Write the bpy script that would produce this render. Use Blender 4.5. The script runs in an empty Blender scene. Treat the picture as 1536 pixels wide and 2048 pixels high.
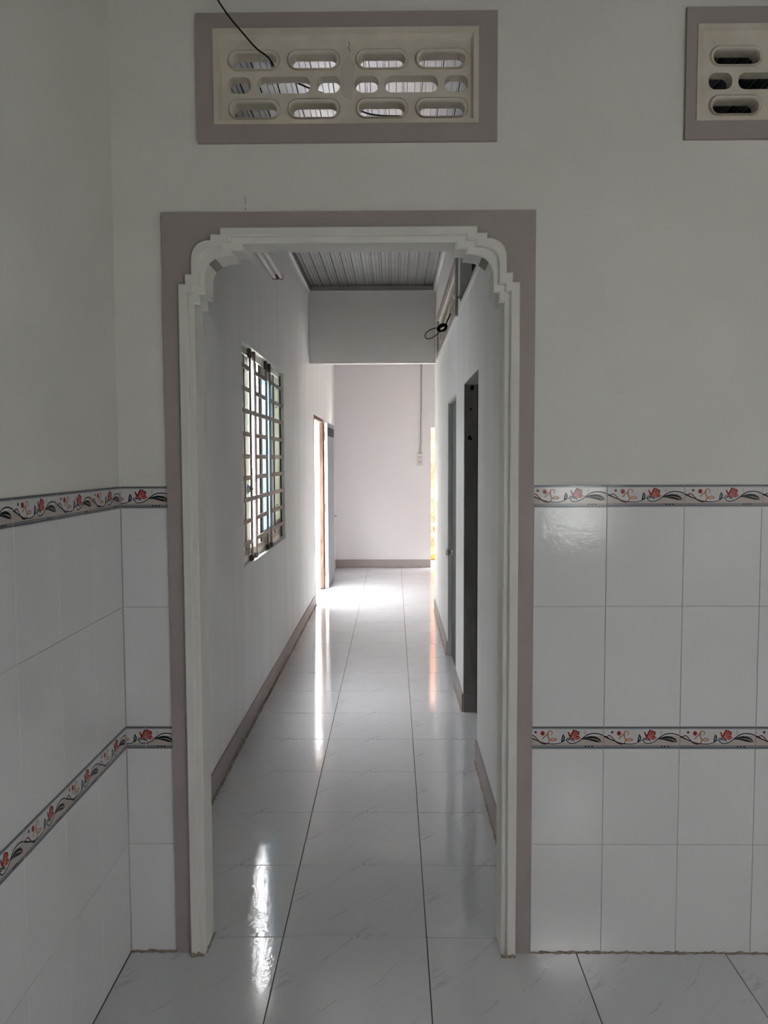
import bpy, math, random
from mathutils import Vector, Matrix
from mathutils.geometry import tessellate_polygon

random.seed(7)
SC = bpy.context.scene
COL = SC.collection

# ------------------------------------------------------------------ camera
F_PX, CAM_D, CAM_H, PITCH, YAW, ROLL = 1620.0, 2.644, 1.66303, 0.0651, -0.0118, -0.00353
cam_data = bpy.data.cameras.new('camera')
cam = bpy.data.objects.new('camera', cam_data)
COL.objects.link(cam)
fwd = Vector((math.sin(YAW) * math.cos(PITCH), math.cos(YAW) * math.cos(PITCH), -math.sin(PITCH)))
ri0 = Vector((math.cos(YAW), -math.sin(YAW), 0))
up0 = ri0.cross(fwd)
ri = ri0 * math.cos(ROLL) + up0 * math.sin(ROLL)
up = up0 * math.cos(ROLL) - ri0 * math.sin(ROLL)
M = Matrix((ri, up, -fwd)).transposed().to_4x4()
M.translation = Vector((0, -CAM_D, CAM_H))
cam.matrix_world = M
cam_data.sensor_fit = 'VERTICAL'
cam_data.sensor_height = 24.0
cam_data.lens = F_PX / 2048.0 * 24.0
cam_data.clip_start = 0.05
SC.camera = cam

# ------------------------------------------------------------------ sky and exposure
SKY = 0.62
world = bpy.data.worlds.new('sky')
SC.world = world
world.use_nodes = True
bgn = world.node_tree.nodes['Background']
bgn.inputs['Color'].default_value = (0.985, 0.98, 1.0, 1)
# overcast sky: three times brighter overhead than at the horizon
_nt = world.node_tree
_tc = _nt.nodes.new('ShaderNodeTexCoord')
_sx = _nt.nodes.new('ShaderNodeSeparateXYZ')
_nt.links.new(_tc.outputs['Generated'], _sx.inputs[0])
_mr = _nt.nodes.new('ShaderNodeMapRange')
_mr.inputs['From Min'].default_value, _mr.inputs['From Max'].default_value = 0.0, 1.0
_mr.inputs['To Min'].default_value, _mr.inputs['To Max'].default_value = SKY, SKY * 3.0
_nt.links.new(_sx.outputs['Z'], _mr.inputs['Value'])
_nt.links.new(_mr.outputs['Result'], bgn.inputs['Strength'])
SC.view_settings.view_transform = 'Standard'
SC.view_settings.look = 'None'
SC.view_settings.gamma = 1.0
SC.view_settings.use_curve_mapping = False
SC.view_settings.exposure = 5.40
cy = SC.cycles
cy.max_bounces = 16
cy.diffuse_bounces = 10
cy.glossy_bounces = 6
cy.transmission_bounces = 6
cy.sample_clamp_indirect = 6.0
cy.caustics_reflective = False
cy.caustics_refractive = False
cy.use_denoising = True


def portal(name, centre, sx, sy, direction):
    """Marks an opening the sky shines through (a sampling portal, gives no light of its own)."""
    l = bpy.data.lights.new(name, 'AREA')
    l.shape = 'RECTANGLE'
    l.size, l.size_y = sx, sy
    l.cycles.is_portal = True
    o = bpy.data.objects.new(name, l)
    COL.objects.link(o)
    o.location = centre
    o.rotation_euler = Vector(direction).to_track_quat('-Z', 'Y').to_euler()


# ------------------------------------------------------------------ materials
def mat(name, color, rough=0.6, metal=0.0, spec=0.5, coat=0.0):
    m = bpy.data.materials.new(name)
    m.use_nodes = True
    b = m.node_tree.nodes['Principled BSDF']
    b.inputs['Base Color'].default_value = (*color, 1)
    b.inputs['Roughness'].default_value = rough
    b.inputs['Metallic'].default_value = metal
    b.inputs['Specular IOR Level'].default_value = spec
    return m


def nd(m, t, **kw):
    n = m.node_tree.nodes.new(t)
    for k, v in kw.items():
        setattr(n, k, v)
    return n


def lk(m, a, b):
    m.node_tree.links.new(a, b)


def coords(m, scale, space='Object'):
    if space == 'World':
        g = nd(m, 'ShaderNodeNewGeometry')
        out = g.outputs['Position']
    else:
        g = nd(m, 'ShaderNodeTexCoord')
        out = g.outputs[space]
    mp = nd(m, 'ShaderNodeMapping')
    mp.inputs['Scale'].default_value = scale
    lk(m, out, mp.inputs['Vector'])
    return mp.outputs['Vector']


def noise(m, vec, scale=5, detail=4, rough=0.55):
    n = nd(m, 'ShaderNodeTexNoise')
    n.inputs['Scale'].default_value = scale
    n.inputs['Detail'].default_value = detail
    n.inputs['Roughness'].default_value = rough
    lk(m, vec, n.inputs['Vector'])
    return n.outputs['Fac']


def ramp(m, fac, stops):
    r = nd(m, 'ShaderNodeValToRGB')
    e = r.color_ramp.elements
    while len(e) < len(stops):
        e.new(0.5)
    for i, (p, c) in enumerate(stops):
        e[i].position = p
        e[i].color = (*c, 1) if len(c) == 3 else c
    lk(m, fac, r.inputs['Fac'])
    return r.outputs['Color']


def mixc(m, fac, a, b, mode='MIX'):
    x = nd(m, 'ShaderNodeMix', data_type='RGBA', blend_type=mode)
    for s, v in ((0, fac), (6, a), (7, b)):
        if hasattr(v, 'links'):
            lk(m, v, x.inputs[s])
        elif s == 0:
            x.inputs[s].default_value = v
        else:
            x.inputs[s].default_value = (*v, 1)
    return x.outputs[2]


def bsdf(m):
    return m.node_tree.nodes['Principled BSDF']


def bump(m, height, strength=0.2, dist=0.01):
    b = nd(m, 'ShaderNodeBump')
    b.inputs['Strength'].default_value = strength
    b.inputs['Distance'].default_value = dist
    lk(m, height, b.inputs['Height'])
    lk(m, b.outputs['Normal'], bsdf(m).inputs['Normal'])


def mottled(name, c0, c1, scale=(3, 3, 3), ns=2.0, rough=0.7, bs=0.15, bd=0.004, space='World', fine=60, lo=0.3, hi=0.7, spec=0.4):
    m = mat(name, c0, rough, spec=spec)
    f = noise(m, coords(m, scale, space), ns, 5)
    lk(m, ramp(m, f, [(lo, c0), (hi, c1)]), bsdf(m).inputs['Base Color'])
    if bs:
        bump(m, noise(m, coords(m, (1, 1, 1), space), fine, 3), bs, bd)
    return m


M_PAINT = mottled('ivory wall paint', (0.70, 0.695, 0.65), (0.735, 0.73, 0.69), ns=1.2, bs=0.12, fine=40)
M_LIME = mottled('brushed whitewash', (0.74, 0.75, 0.75), (0.82, 0.82, 0.81), scale=(4, 4, 0.6), ns=1.3, bs=0.2, fine=45, rough=0.8)
M_FARPAINT = mottled('pinkish white paint', (0.73, 0.705, 0.705), (0.77, 0.75, 0.75), scale=(1, 1, 1), ns=1.0, bs=0.12, fine=40, rough=0.8)
M_BEAM = mottled('warm white beam paint', (0.77, 0.75, 0.725), (0.81, 0.79, 0.765), ns=0.8, bs=0.1, fine=40, rough=0.8)  # near-white, like the hall walls
M_MAUVE = mottled('mauve grey paint', (0.345, 0.302, 0.290), (0.375, 0.330, 0.318), ns=2.0, bs=0.12, fine=50, rough=0.55)
M_WHITEPL = mottled('white moulding plaster', (0.68, 0.67, 0.625), (0.74, 0.73, 0.69), scale=(6, 6, 1.2), ns=1.5, bs=0.1, fine=60, rough=0.6)
M_BAREPL = mat('bare grey plaster', (0.30, 0.295, 0.275), 0.9)
M_CREAM = mottled('cream cast concrete', (0.60, 0.545, 0.455), (0.665, 0.62, 0.535), ns=5, bs=0.3, fine=90, rough=0.8, lo=0.35, hi=0.65)
M_DIRTSHADE = mat('grimy shaded concrete edge', (0.47, 0.42, 0.335), 0.9)  # brown grime plus the groove's shading put into the colour
M_CREAMPATCH = mat('grey mortar patch', (0.56, 0.525, 0.455), 0.9)
M_CEMENT = mottled('bare cement', (0.25, 0.24, 0.22), (0.40, 0.385, 0.355), scale=(4, 4, 1.2), ns=2.5, bs=0.5, bd=0.01, fine=30, rough=0.9)
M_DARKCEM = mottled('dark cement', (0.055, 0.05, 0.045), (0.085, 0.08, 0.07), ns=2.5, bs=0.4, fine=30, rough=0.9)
M_BRICKS = [mottled('fired brick ' + n, a, b, ns=9, bs=0.4, fine=60, rough=0.85) for n, a, b in (
    ('orange', (0.30, 0.115, 0.062), (0.36, 0.15, 0.085)), ('pale', (0.40, 0.21, 0.125), (0.48, 0.28, 0.17)),
    ('red', (0.26, 0.085, 0.05), (0.31, 0.11, 0.065)))]
M_MORTAR = mat('grey mortar', (0.32, 0.26, 0.20), 0.95)
M_DEBRIS = mottled('crumbly brown mortar', (0.20, 0.15, 0.10), (0.42, 0.37, 0.31), ns=30, bs=0.6, fine=120, rough=0.95)
M_GROUTW = mottled('pale wall grout', (0.44, 0.41, 0.365), (0.64, 0.615, 0.57), ns=2.2, bs=0, rough=0.9)
M_GROUTF = mat('dark floor grout', (0.10, 0.10, 0.10), 0.9)
M_SKYBLOCK = mottled('grey sky block render', (0.38, 0.38, 0.37), (0.46, 0.46, 0.45), ns=0.8, bs=0.2, fine=20, rough=0.9)  # grey chosen so the added wall sends less light indoors
M_GROUND = mottled('dry pale concrete yard', (0.52, 0.49, 0.44), (0.62, 0.59, 0.54), ns=0.8, bs=0.3, fine=20, rough=0.95)

M_WTILE = mat('glazed white wall tile', (0.70, 0.705, 0.715), 0.10, spec=0.5)
bump(M_WTILE, noise(M_WTILE, coords(M_WTILE, (1, 1, 1), 'World'), 55, 2), 0.07, 0.006)

M_FTILE = mat('veined polished floor tile', (0.70, 0.70, 0.71), 0.07, spec=0.8)
_v0 = nd(M_FTILE, 'ShaderNodeMapping')
_v0.inputs['Rotation'].default_value = (0, 0, -0.75)
lk(M_FTILE, coords(M_FTILE, (1, 1, 1), 'Object'), _v0.inputs['Vector'])
_v2 = nd(M_FTILE, 'ShaderNodeMapping')
_v2.inputs['Scale'].default_value = (1.6, 6.5, 1.0)
lk(M_FTILE, _v0.outputs['Vector'], _v2.inputs['Vector'])
_n = noise(M_FTILE, _v2.outputs['Vector'], 0.8, 6, 0.52)
_s = nd(M_FTILE, 'ShaderNodeMath', operation='SUBTRACT'); lk(M_FTILE, _n, _s.inputs[0]); _s.inputs[1].default_value = 0.53
_a = nd(M_FTILE, 'ShaderNodeMath', operation='ABSOLUTE'); lk(M_FTILE, _s.outputs[0], _a.inputs[0])
_vein = ramp(M_FTILE, _a.outputs[0], [(0.0, (1, 1, 1)), (0.009, (0, 0, 0))])
_brk = ramp(M_FTILE, noise(M_FTILE, coords(M_FTILE, (6, 6, 6), 'Object'), 1.0, 3), [(0.42, (0, 0, 0)), (0.62, (0.52, 0.52, 0.52))])
_vm = mixc(M_FTILE, 1.0, _vein, _brk, 'MULTIPLY')
_base = ramp(M_FTILE, noise(M_FTILE, coords(M_FTILE, (1, 1, 1), 'World'), 1.3, 4), [(0.3, (0.645, 0.655, 0.68)), (0.7, (0.695, 0.705, 0.73))])
lk(M_FTILE, mixc(M_FTILE, _vm, _base, (0.30, 0.297, 0.30)), bsdf(M_FTILE).inputs['Base Color'])
# dusty smear left on the tiles just inside the doorway
_sm = coords(M_FTILE, (1, 1, 1), 'World')
_smd = nd(M_FTILE, 'ShaderNodeVectorMath', operation='DISTANCE'); lk(M_FTILE, _sm, _smd.inputs[0]); _smd.inputs[1].default_value = (-0.15, 0.36, 0)
_smn = nd(M_FTILE, 'ShaderNodeMath', operation='MULTIPLY_ADD'); lk(M_FTILE, noise(M_FTILE, _sm, 9, 5), _smn.inputs[0]); _smn.inputs[1].default_value = 0.35; lk(M_FTILE, _smd.outputs['Value'], _smn.inputs[2])
_smr = ramp(M_FTILE, _smn.outputs[0], [(0.33, (0.14, 0.14, 0.14)), (0.46, (0.07, 0.07, 0.07))])
lk(M_FTILE, _smr, bsdf(M_FTILE).inputs['Roughness'])
_h = nd(M_FTILE, 'ShaderNodeMath', operation='MULTIPLY_ADD')
lk(M_FTILE, noise(M_FTILE, coords(M_FTILE, (1, 1, 1), 'World'), 80, 2), _h.inputs[0]); _h.inputs[1].default_value = 0.30
lk(M_FTILE, noise(M_FTILE, coords(M_FTILE, (1, 1, 1), 'World'), 9, 2), _h.inputs[2])
bump(M_FTILE, _h.outputs[0], 0.085, 0.008)

M_ROOF = mottled('galvanised roof sheet', (0.58, 0.59, 0.61), (0.66, 0.67, 0.69), ns=1.5, bs=0, rough=0.30)
bsdf(M_ROOF).inputs['Metallic'].default_value = 0.85
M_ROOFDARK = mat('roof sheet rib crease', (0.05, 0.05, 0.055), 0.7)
M_STEELGREY = mottled('grey painted grille steel', (0.13, 0.12, 0.112), (0.18, 0.168, 0.158), ns=12, bs=0.1, rough=0.5)
M_RUSTY = mottled('rust streaked black steel', (0.035, 0.03, 0.028), (0.10, 0.07, 0.05), ns=30, bs=0.2, rough=0.8)
M_SASH = mottled('pale cream painted steel', (0.60, 0.62, 0.55), (0.68, 0.69, 0.63), ns=3, bs=0.05, rough=0.4)
M_SASHRUST = mottled('rust marked cream steel', (0.38, 0.27, 0.19), (0.60, 0.55, 0.47), ns=16, bs=0.1, rough=0.6)
M_SASHSHADE = mat('black sash shade', (0.015, 0.015, 0.015), 0.8)  # black stands for shade on the mullions and sash edge
M_CHROME = mat('chrome', (0.75, 0.74, 0.72), 0.15, metal=1.0)
M_DOORBLUE = mottled('grey blue door paint', (0.17, 0.185, 0.215), (0.22, 0.235, 0.265), scale=(6, 6, 0.8), ns=2, bs=0.15, rough=0.5)
M_DOOREDGE = mottled('pale worn door edge', (0.60, 0.585, 0.585), (0.72, 0.71, 0.71), ns=14, bs=0.2, rough=0.6)
M_LOUVER = mat('dark louvre metal', (0.025, 0.025, 0.025), 0.8, spec=0.2)
M_LOUVERBAR = mat('grey louvre bar', (0.085, 0.09, 0.095), 0.7, spec=0.2)
M_RUSTFRAME = mottled('rusty brown door frame', (0.10, 0.05, 0.032), (0.22, 0.135, 0.095), scale=(10, 10, 2), ns=3, bs=0.3, rough=0.8)
M_DOORGREEN = mottled('grey green metal door paint', (0.085, 0.09, 0.083), (0.11, 0.116, 0.107), scale=(6, 6, 1), ns=2, bs=0.05, rough=0.8, spec=0.15)
M_DOORGREENL = mottled('lighter grey green frame paint', (0.42, 0.435, 0.41), (0.50, 0.515, 0.49), scale=(6, 6, 1), ns=2, bs=0.05, rough=0.5)
M_BLACK = mat('black cable rubber', (0.006, 0.006, 0.006), 0.6, spec=0.15)
M_LAMPBODY = mat('white lamp housing', (0.62, 0.60, 0.57), 0.5)
M_LAMPCAP = mat('grey lamp cap', (0.16, 0.145, 0.13), 0.5)
M_TUBE = mat('unlit white tube', (0.74, 0.74, 0.73), 0.45, spec=0.25)
M_PLASTIC = mat('ivory switch plastic', (0.66, 0.62, 0.58), 0.4)
M_SLOT = mat('dark socket slot', (0.05, 0.045, 0.04), 0.7)
M_CABLEGREY = mat('grey flat cable', (0.30, 0.27, 0.255), 0.6)
M_CONDUIT = mat('white conduit', (0.66, 0.63, 0.62), 0.5)
M_SACK = mottled('orange woven sack', (0.40, 0.14, 0.012), (0.46, 0.20, 0.022), ns=14, bs=0.5, fine=50, rough=0.6)
M_SACKGLINT = mat('yellow sack highlight', (0.85, 0.68, 0.20), 0.6)

# border tile print inks
P_BG = mat('border glaze white', (0.60, 0.585, 0.585), 0.12)
P_BEIGE = mat('border glaze beige', (0.47, 0.40, 0.365), 0.12)
P_SLATE = mat('border glaze slate', (0.115, 0.13, 0.15), 0.15)
P_MIST = mat('border glaze mist', (0.27, 0.29, 0.32), 0.15)
P_INK = mat('border glaze dark teal', (0.008, 0.014, 0.017), 0.15, spec=0.25)
P_RED = mat('border glaze red', (0.30, 0.022, 0.018), 0.15, spec=0.3)
P_DRED = mat('border glaze dark red', (0.15, 0.012, 0.012), 0.15)
P_PINK = mat('border glaze pink line', (0.62, 0.30, 0.27), 0.15)
P_TAN = mat('border glaze tan', (0.40, 0.19, 0.075), 0.15)

# frosted window glass: a diffusing sheet
M_FROST = mat('frosted window glass', (0.72, 0.82, 0.86), 0.3)
_t = nd(M_FROST, 'ShaderNodeBsdfTranslucent'); _t.inputs['Color'].default_value = (0.74, 0.91, 1.0, 1)
_w = nd(M_FROST, 'ShaderNodeTexWave'); _w.inputs['Scale'].default_value = 30; _w.bands_direction = 'Z'
lk(M_FROST, coords(M_FROST, (1, 1, 1), 'World'), _w.inputs['Vector'])
bump(M_FROST, _w.outputs['Fac'], 0.3, 0.002)
_mx = nd(M_FROST, 'ShaderNodeMixShader'); _mx.inputs[0].default_value = 0.26
lk(M_FROST, bsdf(M_FROST).outputs[0], _mx.inputs[1]); lk(M_FROST, _t.outputs[0], _mx.inputs[2])
lk(M_FROST, _mx.outputs[0], M_FROST.node_tree.nodes['Material Output'].inputs['Surface'])
M_FROSTROOM = M_FROST.copy(); M_FROSTROOM.name = 'dimming frosted glass'
for _q in M_FROSTROOM.node_tree.nodes:
    if _q.type == 'MIX_SHADER': _q.inputs[0].default_value = 0.46
    if _q.type == 'BSDF_TRANSLUCENT': _q.inputs[0].default_value = (0.9, 0.9, 0.88, 1)
# thin pale green painted glass of the side sashes
M_GREENGLASS = mat('pale green obscured glass', (0.66, 0.69, 0.64), 0.25)
_t = nd(M_GREENGLASS, 'ShaderNodeBsdfTranslucent'); _t.inputs['Color'].default_value = (0.60, 0.64, 0.57, 1)
_mx = nd(M_GREENGLASS, 'ShaderNodeMixShader'); _mx.inputs[0].default_value = 0.22
lk(M_GREENGLASS, bsdf(M_GREENGLASS).outputs[0], _mx.inputs[1]); lk(M_GREENGLASS, _t.outputs[0], _mx.inputs[2])
lk(M_GREENGLASS, _mx.outputs[0], M_GREENGLASS.node_tree.nodes['Material Output'].inputs['Surface'])


# ------------------------------------------------------------------ mesh helpers
class MB:
    def __init__(s):
        s.v, s.f, s.mi, s.mats = [], [], [], []

    def m(s, material):
        if material not in s.mats:
            s.mats.append(material)
        return s.mats.index(material)

    def face(s, pts, material):
        i = len(s.v)
        s.v += [tuple(p) for p in pts]
        s.f.append(tuple(range(i, i + len(pts))))
        s.mi.append(s.m(material))

    def box(s, x0, x1, y0, y1, z0, z1, material, ch=0.0):
        i = len(s.v); k = s.m(material)
        if ch <= 0:
            s.v += [(x, y, z) for z in (z0, z1) for y in (y0, y1) for x in (x0, x1)]
            for q in ((0, 2, 3, 1), (4, 5, 7, 6), (0, 1, 5, 4), (1, 3, 7, 5), (3, 2, 6, 7), (2, 0, 4, 6)):
                s.f.append(tuple(i + a for a in q)); s.mi.append(k)
        else:  # every edge chamfered
            idx = {}
            for sx, X in ((-1, (x0, x0 + ch)), (1, (x1, x1 - ch))):
                for sy, Y in ((-1, (y0, y0 + ch)), (1, (y1, y1 - ch))):
                    for sz, Z in ((-1, (z0, z0 + ch)), (1, (z1, z1 - ch))):
                        for ax in range(3):
                            idx[(sx, sy, sz, ax)] = len(s.v)
                            s.v.append((X[0 if ax == 0 else 1], Y[0 if ax == 1 else 1], Z[0 if ax == 2 else 1]))
            def q(*ks):
                s.f.append(tuple(idx[a] for a in ks)); s.mi.append(k)
            for sg in (-1, 1):
                o = [(-1, -1), (1, -1), (1, 1), (-1, 1)]
                if sg < 0: o = o[::-1]
                q(*[(sg, a, b, 0) for a, b in o])
                q(*[(b, sg, a, 1) for a, b in o])
                q(*[(a, b, sg, 2) for a, b in o])
            for a in (-1, 1):
                for b in (-1, 1):
                    r = a * b
                    for ks in ([(a, b, -1, 0), (a, b, -1, 1), (a, b, 1, 1), (a, b, 1, 0)],
                               [(a, -1, b, 2), (a, -1, b, 0), (a, 1, b, 0), (a, 1, b, 2)],
                               [(-1, a, b, 1), (-1, a, b, 2), (1, a, b, 2), (1, a, b, 1)]):
                        q(*(ks if r > 0 else ks[::-1]))
            for a in (-1, 1):
                for b in (-1, 1):
                    for c in (-1, 1):
                        ks = [(a, b, c, 0), (a, b, c, 1), (a, b, c, 2)]
                        q(*(ks if a * b * c > 0 else ks[::-1]))

    def plate(s, outer, holes, d0, d1, fn, material, back=True):
        """Flat sheet with holes; outline in (u, v), thickness d0..d1, fn(u, v, d) -> xyz."""
        loops = [outer] + list(holes)
        tris = tessellate_polygon([[Vector((u, v, 0)) for u, v in lp] for lp in loops])
        flat = [p for lp in loops for p in lp]
        k = s.m(material)
        i0 = len(s.v); s.v += [tuple(fn(u, v, d0)) for u, v in flat]
        i1 = len(s.v); s.v += [tuple(fn(u, v, d1)) for u, v in flat]
        for t in tris:
            s.f.append(tuple(i0 + a for a in t)); s.mi.append(k)
            if back:
                s.f.append(tuple(i1 + a for a in reversed(t))); s.mi.append(k)
        o = 0
        for lp in loops:
            n = len(lp)
            for a in range(n):
                b = (a + 1) % n
                s.f.append((i0 + o + a, i0 + o + b, i1 + o + b, i1 + o + a)); s.mi.append(k)
            o += n

    def loft(s, loops, material, closed=True):
        k = s.m(material); n = len(loops[0]); base = len(s.v)
        for lp in loops: s.v += [tuple(p) for p in lp]
        for j in range(len(loops) - 1):
            for a in range(n if closed else n - 1):
                b = (a + 1) % n
                s.f.append((base + j * n + a, base + j * n + b, base + (j + 1) * n + b, base + (j + 1) * n + a)); s.mi.append(k)

    def tube(s, pts, r, material, n=8, caps=True):
        pts = [Vector(p) for p in pts]; loops = []
        ref = Vector((0.13, 0.31, 0.94))
        for i, p in enumerate(pts):
            t = (pts[min(i + 1, len(pts) - 1)] - pts[max(i - 1, 0)]).normalized()
            a = t.cross(ref).normalized()
            b = t.cross(a)
            loops.append([p + (a * math.cos(w) + b * math.sin(w)) * r for w in (2 * math.pi * q / n for q in range(n))])
        s.loft(loops, material)
        if caps:
            s.face(loops[0], material); s.face(loops[-1][::-1], material)

    def lathe(s, c, axis, prof, material, n=16):
        """prof: (distance along axis, radius)"""
        ax = Vector(axis).normalized(); a = ax.orthogonal().normalized(); b = ax.cross(a); c = Vector(c)
        loops = [[c + ax * d + (a * math.cos(w) + b * math.sin(w)) * max(r, 1e-5) for w in (2 * math.pi * q / n for q in range(n))] for d, r in prof]
        s.loft(loops, material)

    def mesh(s, name, smooth=False):
        me = bpy.data.meshes.new(name)
        me.from_pydata(s.v, [], s.f)
        for m_ in s.mats: me.materials.append(m_)
        me.polygons.foreach_set('material_index', s.mi)
        import bmesh
        bm = bmesh.new(); bm.from_mesh(me)
        bmesh.ops.remove_doubles(bm, verts=bm.verts, dist=1e-6)
        bmesh.ops.recalc_face_normals(bm, faces=bm.faces)
        bm.to_mesh(me); bm.free()
        if smooth:
            me.polygons.foreach_set('use_smooth', [True] * len(me.polygons))
        me.update()
        return me

    def build(s, name, parent=None, smooth=False, **props):
        return link(name, s.mesh(name, smooth), parent, **props)


def link(name, me, parent=None, **props):
    o = bpy.data.objects.new(name, me)
    COL.objects.link(o)
    if parent: o.parent = parent
    for k, v in props.items(): o[k] = v
    return o


def empty(name, loc=(0, 0, 0), **props):
    o = bpy.data.objects.new(name, None)
    COL.objects.link(o)
    o.location = loc
    o.empty_display_size = 0.1
    for k, v in props.items(): o[k] = v
    return o


def struct(name, label, cat, loc=(0, 0, 0)):
    return dict(kind='structure', label=label, category=cat)


def local(parent, mb_pts):
    return mb_pts


FXZ = lambda u, v, d: (u, d, v)          # wall lying along X
FYZ = lambda u, v, d: (d, u, v)          # wall lying along Y


def rect(u0, u1, v0, v1):
    return [(u0, v0), (u1, v0), (u1, v1), (u0, v1)]


def rrect(u0, u1, v0, v1, r, n=5):
    out = []
    for cx, cz, a0 in ((u1 - r, v0 + r, -90), (u1 - r, v1 - r, 0), (u0 + r, v1 - r, 90), (u0 + r, v0 + r, 180)):
        for i in range(n + 1):
            a = math.radians(a0 + 90 * i / n)
            out.append((cx + r * math.cos(a), cz + r * math.sin(a)))
    return out


# ------------------------------------------------------------------ main dimensions (metres)
XL, XR = -0.90, 0.455                    # hall side walls
ZR = 3.515                               # underside of the roof sheet
YB, YF = 6.14, 9.75                      # beam, far wall
RX, RY = 3.3, -4.0                       # extent of the tiled room
T = 0.10
CX = -0.141                              # centre line of the doorway
ROWS = [(0.0, 0.375), (0.375, 0.702), (0.777, 1.179), (1.179, 1.506)]
BORDERS = [(0.702, 0.777), (1.506, 1.577)]


def arch(u0, z1, u1, z2, u2, z3, u3, z4, z5, u4, z6, n=8):
    r = [(u0, 0.0), (u0, z1), (u1, z1), (u1, z2), (u2, z2), (u2, z3)]
    for i in range(1, n + 1):
        a = math.pi / 2 * i / n
        r.append((u3 + (u2 - u3) * math.cos(a) ** 0.85, z3 + (z4 - z3) * math.sin(a) ** 0.85))
    r += [(u3, z5), (u4, z5), (u4, z6)]
    return [(CX + u, z) for u, z in r] + [(CX - u, z) for u, z in reversed(r)]


A_OUT = arch(.545, 2.224, .523, 2.254, .503, 2.295, .440, 2.361, 2.378, .409, 2.399)
A_MID = arch(.515, 2.193, .499, 2.218, .477, 2.280, .406, 2.336, 2.355, .376, 2.371)
A_IN = arch(.496, 2.160, .478, 2.192, .460, 2.245, .372, 2.314, 2.330, .339, 2.351)


def inset(lp, other, f):
    return [(a + (c - a) * f, b + (d - b) * f) for (a, b), (c, d) in zip(lp, other)]


# ------------------------------------------------------------------ floor
floor_mb = MB()
floor_mb.box(XL - T, RX + T, RY - T, YF + T, -0.12, -0.006, M_GROUTF)
floor = floor_mb.build('floor', **struct('floor', 'polished pale veined tile floor running from the room through the hall', 'floor'))
_cache = {}


def tile_mesh(name, w, h, d, ch, m, side_m=None):
    """Tile in local XZ, glazed face towards -Y, lower left corner at the origin."""
    key = (name, round(w, 4), round(h, 4), m.name)
    if key not in _cache:
        b = MB()
        L = [[(0, 0, 0), (w, 0, 0), (w, 0, h), (0, 0, h)],
             [(0, -d + ch, 0), (w, -d + ch, 0), (w, -d + ch, h), (0, -d + ch, h)],
             [(ch, -d, ch), (w - ch, -d, ch), (w - ch, -d, h - ch), (ch, -d, h - ch)]]
        b.loft(L, m); b.face(L[2], m); b.face(L[0], m)
        _cache[key] = b.mesh(name)
    return _cache[key]


def floor_tile_mesh(w, h):
    key = ('floor', round(w, 4), round(h, 4))
    if key not in _cache:
        b = MB(); d = 0.008; ch = 0.0008
        L = [[(0, 0, -d), (w, 0, -d), (w, h, -d), (0, h, -d)], [(0, 0, -ch), (w, 0, -ch), (w, h, -ch), (0, h, -ch)],
             [(ch, ch, 0), (w - ch, ch, 0), (w - ch, h - ch, 0), (ch, h - ch, 0)]]
        b.loft(L, M_FTILE); b.face(L[2], M_FTILE); b.face(L[0], M_FTILE)
        _cache[key] = b.mesh('tile')
    return _cache[key]


GAP = 0.0032


def lay_floor(x0, x1, y0, y1):
    xs = sorted({x0, x1} | {round(-0.889 + 0.5 * k, 4) for k in range(-2, 12) if x0 + .02 < -0.889 + 0.5 * k < x1 - .02})
    ys = sorted({y0, y1} | {round(0.0768 + 0.5 * k, 4) for k in range(-12, 24) if y0 + .02 < 0.0768 + 0.5 * k < y1 - .02})
    for a, b in zip(xs, xs[1:]):
        for c, d in zip(ys, ys[1:]):
            o = link('tile', floor_tile_mesh(b - a - GAP, d - c - GAP), floor)
            o.location = (a + GAP / 2, c + GAP / 2, random.uniform(-0.0002, 0.0002))
            o.rotation_euler = (random.uniform(-.0006, .0006), random.uniform(-.0006, .0006), 0)


lay_floor(XL + .0068, RX, RY, 0.0768)
lay_floor(XL + .011, XR + .085, 0.0768, YB + .1)
lay_floor(XL + .011, RX, YB + .1, YF)

# ------------------------------------------------------------------ wall with the doorway and the two vents
V1 = (-0.618, 0.3305, 2.665, 3.062)
V2 = (0.9205, 1.870, 2.665, 3.066)
SH = 1.5175                              # shift from the first vent to the second
b = MB()
outline = [(XL - T, 0.0)] + [(p[0], p[1]) for p in reversed(A_IN)] + [(RX + T, 0.0), (RX + T, ZR), (XL - T, ZR)]
b.plate(outline, [rect(-.545, .252, 2.735, 2.995), rect(-.545 + SH, .252 + SH, 2.735, 2.995)], 0.0, T, FXZ, M_PAINT)
wall_front = b.build('wall_front', **struct('', 'ivory painted wall with white tiled lower half around the stepped arch doorway', 'wall'))


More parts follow.
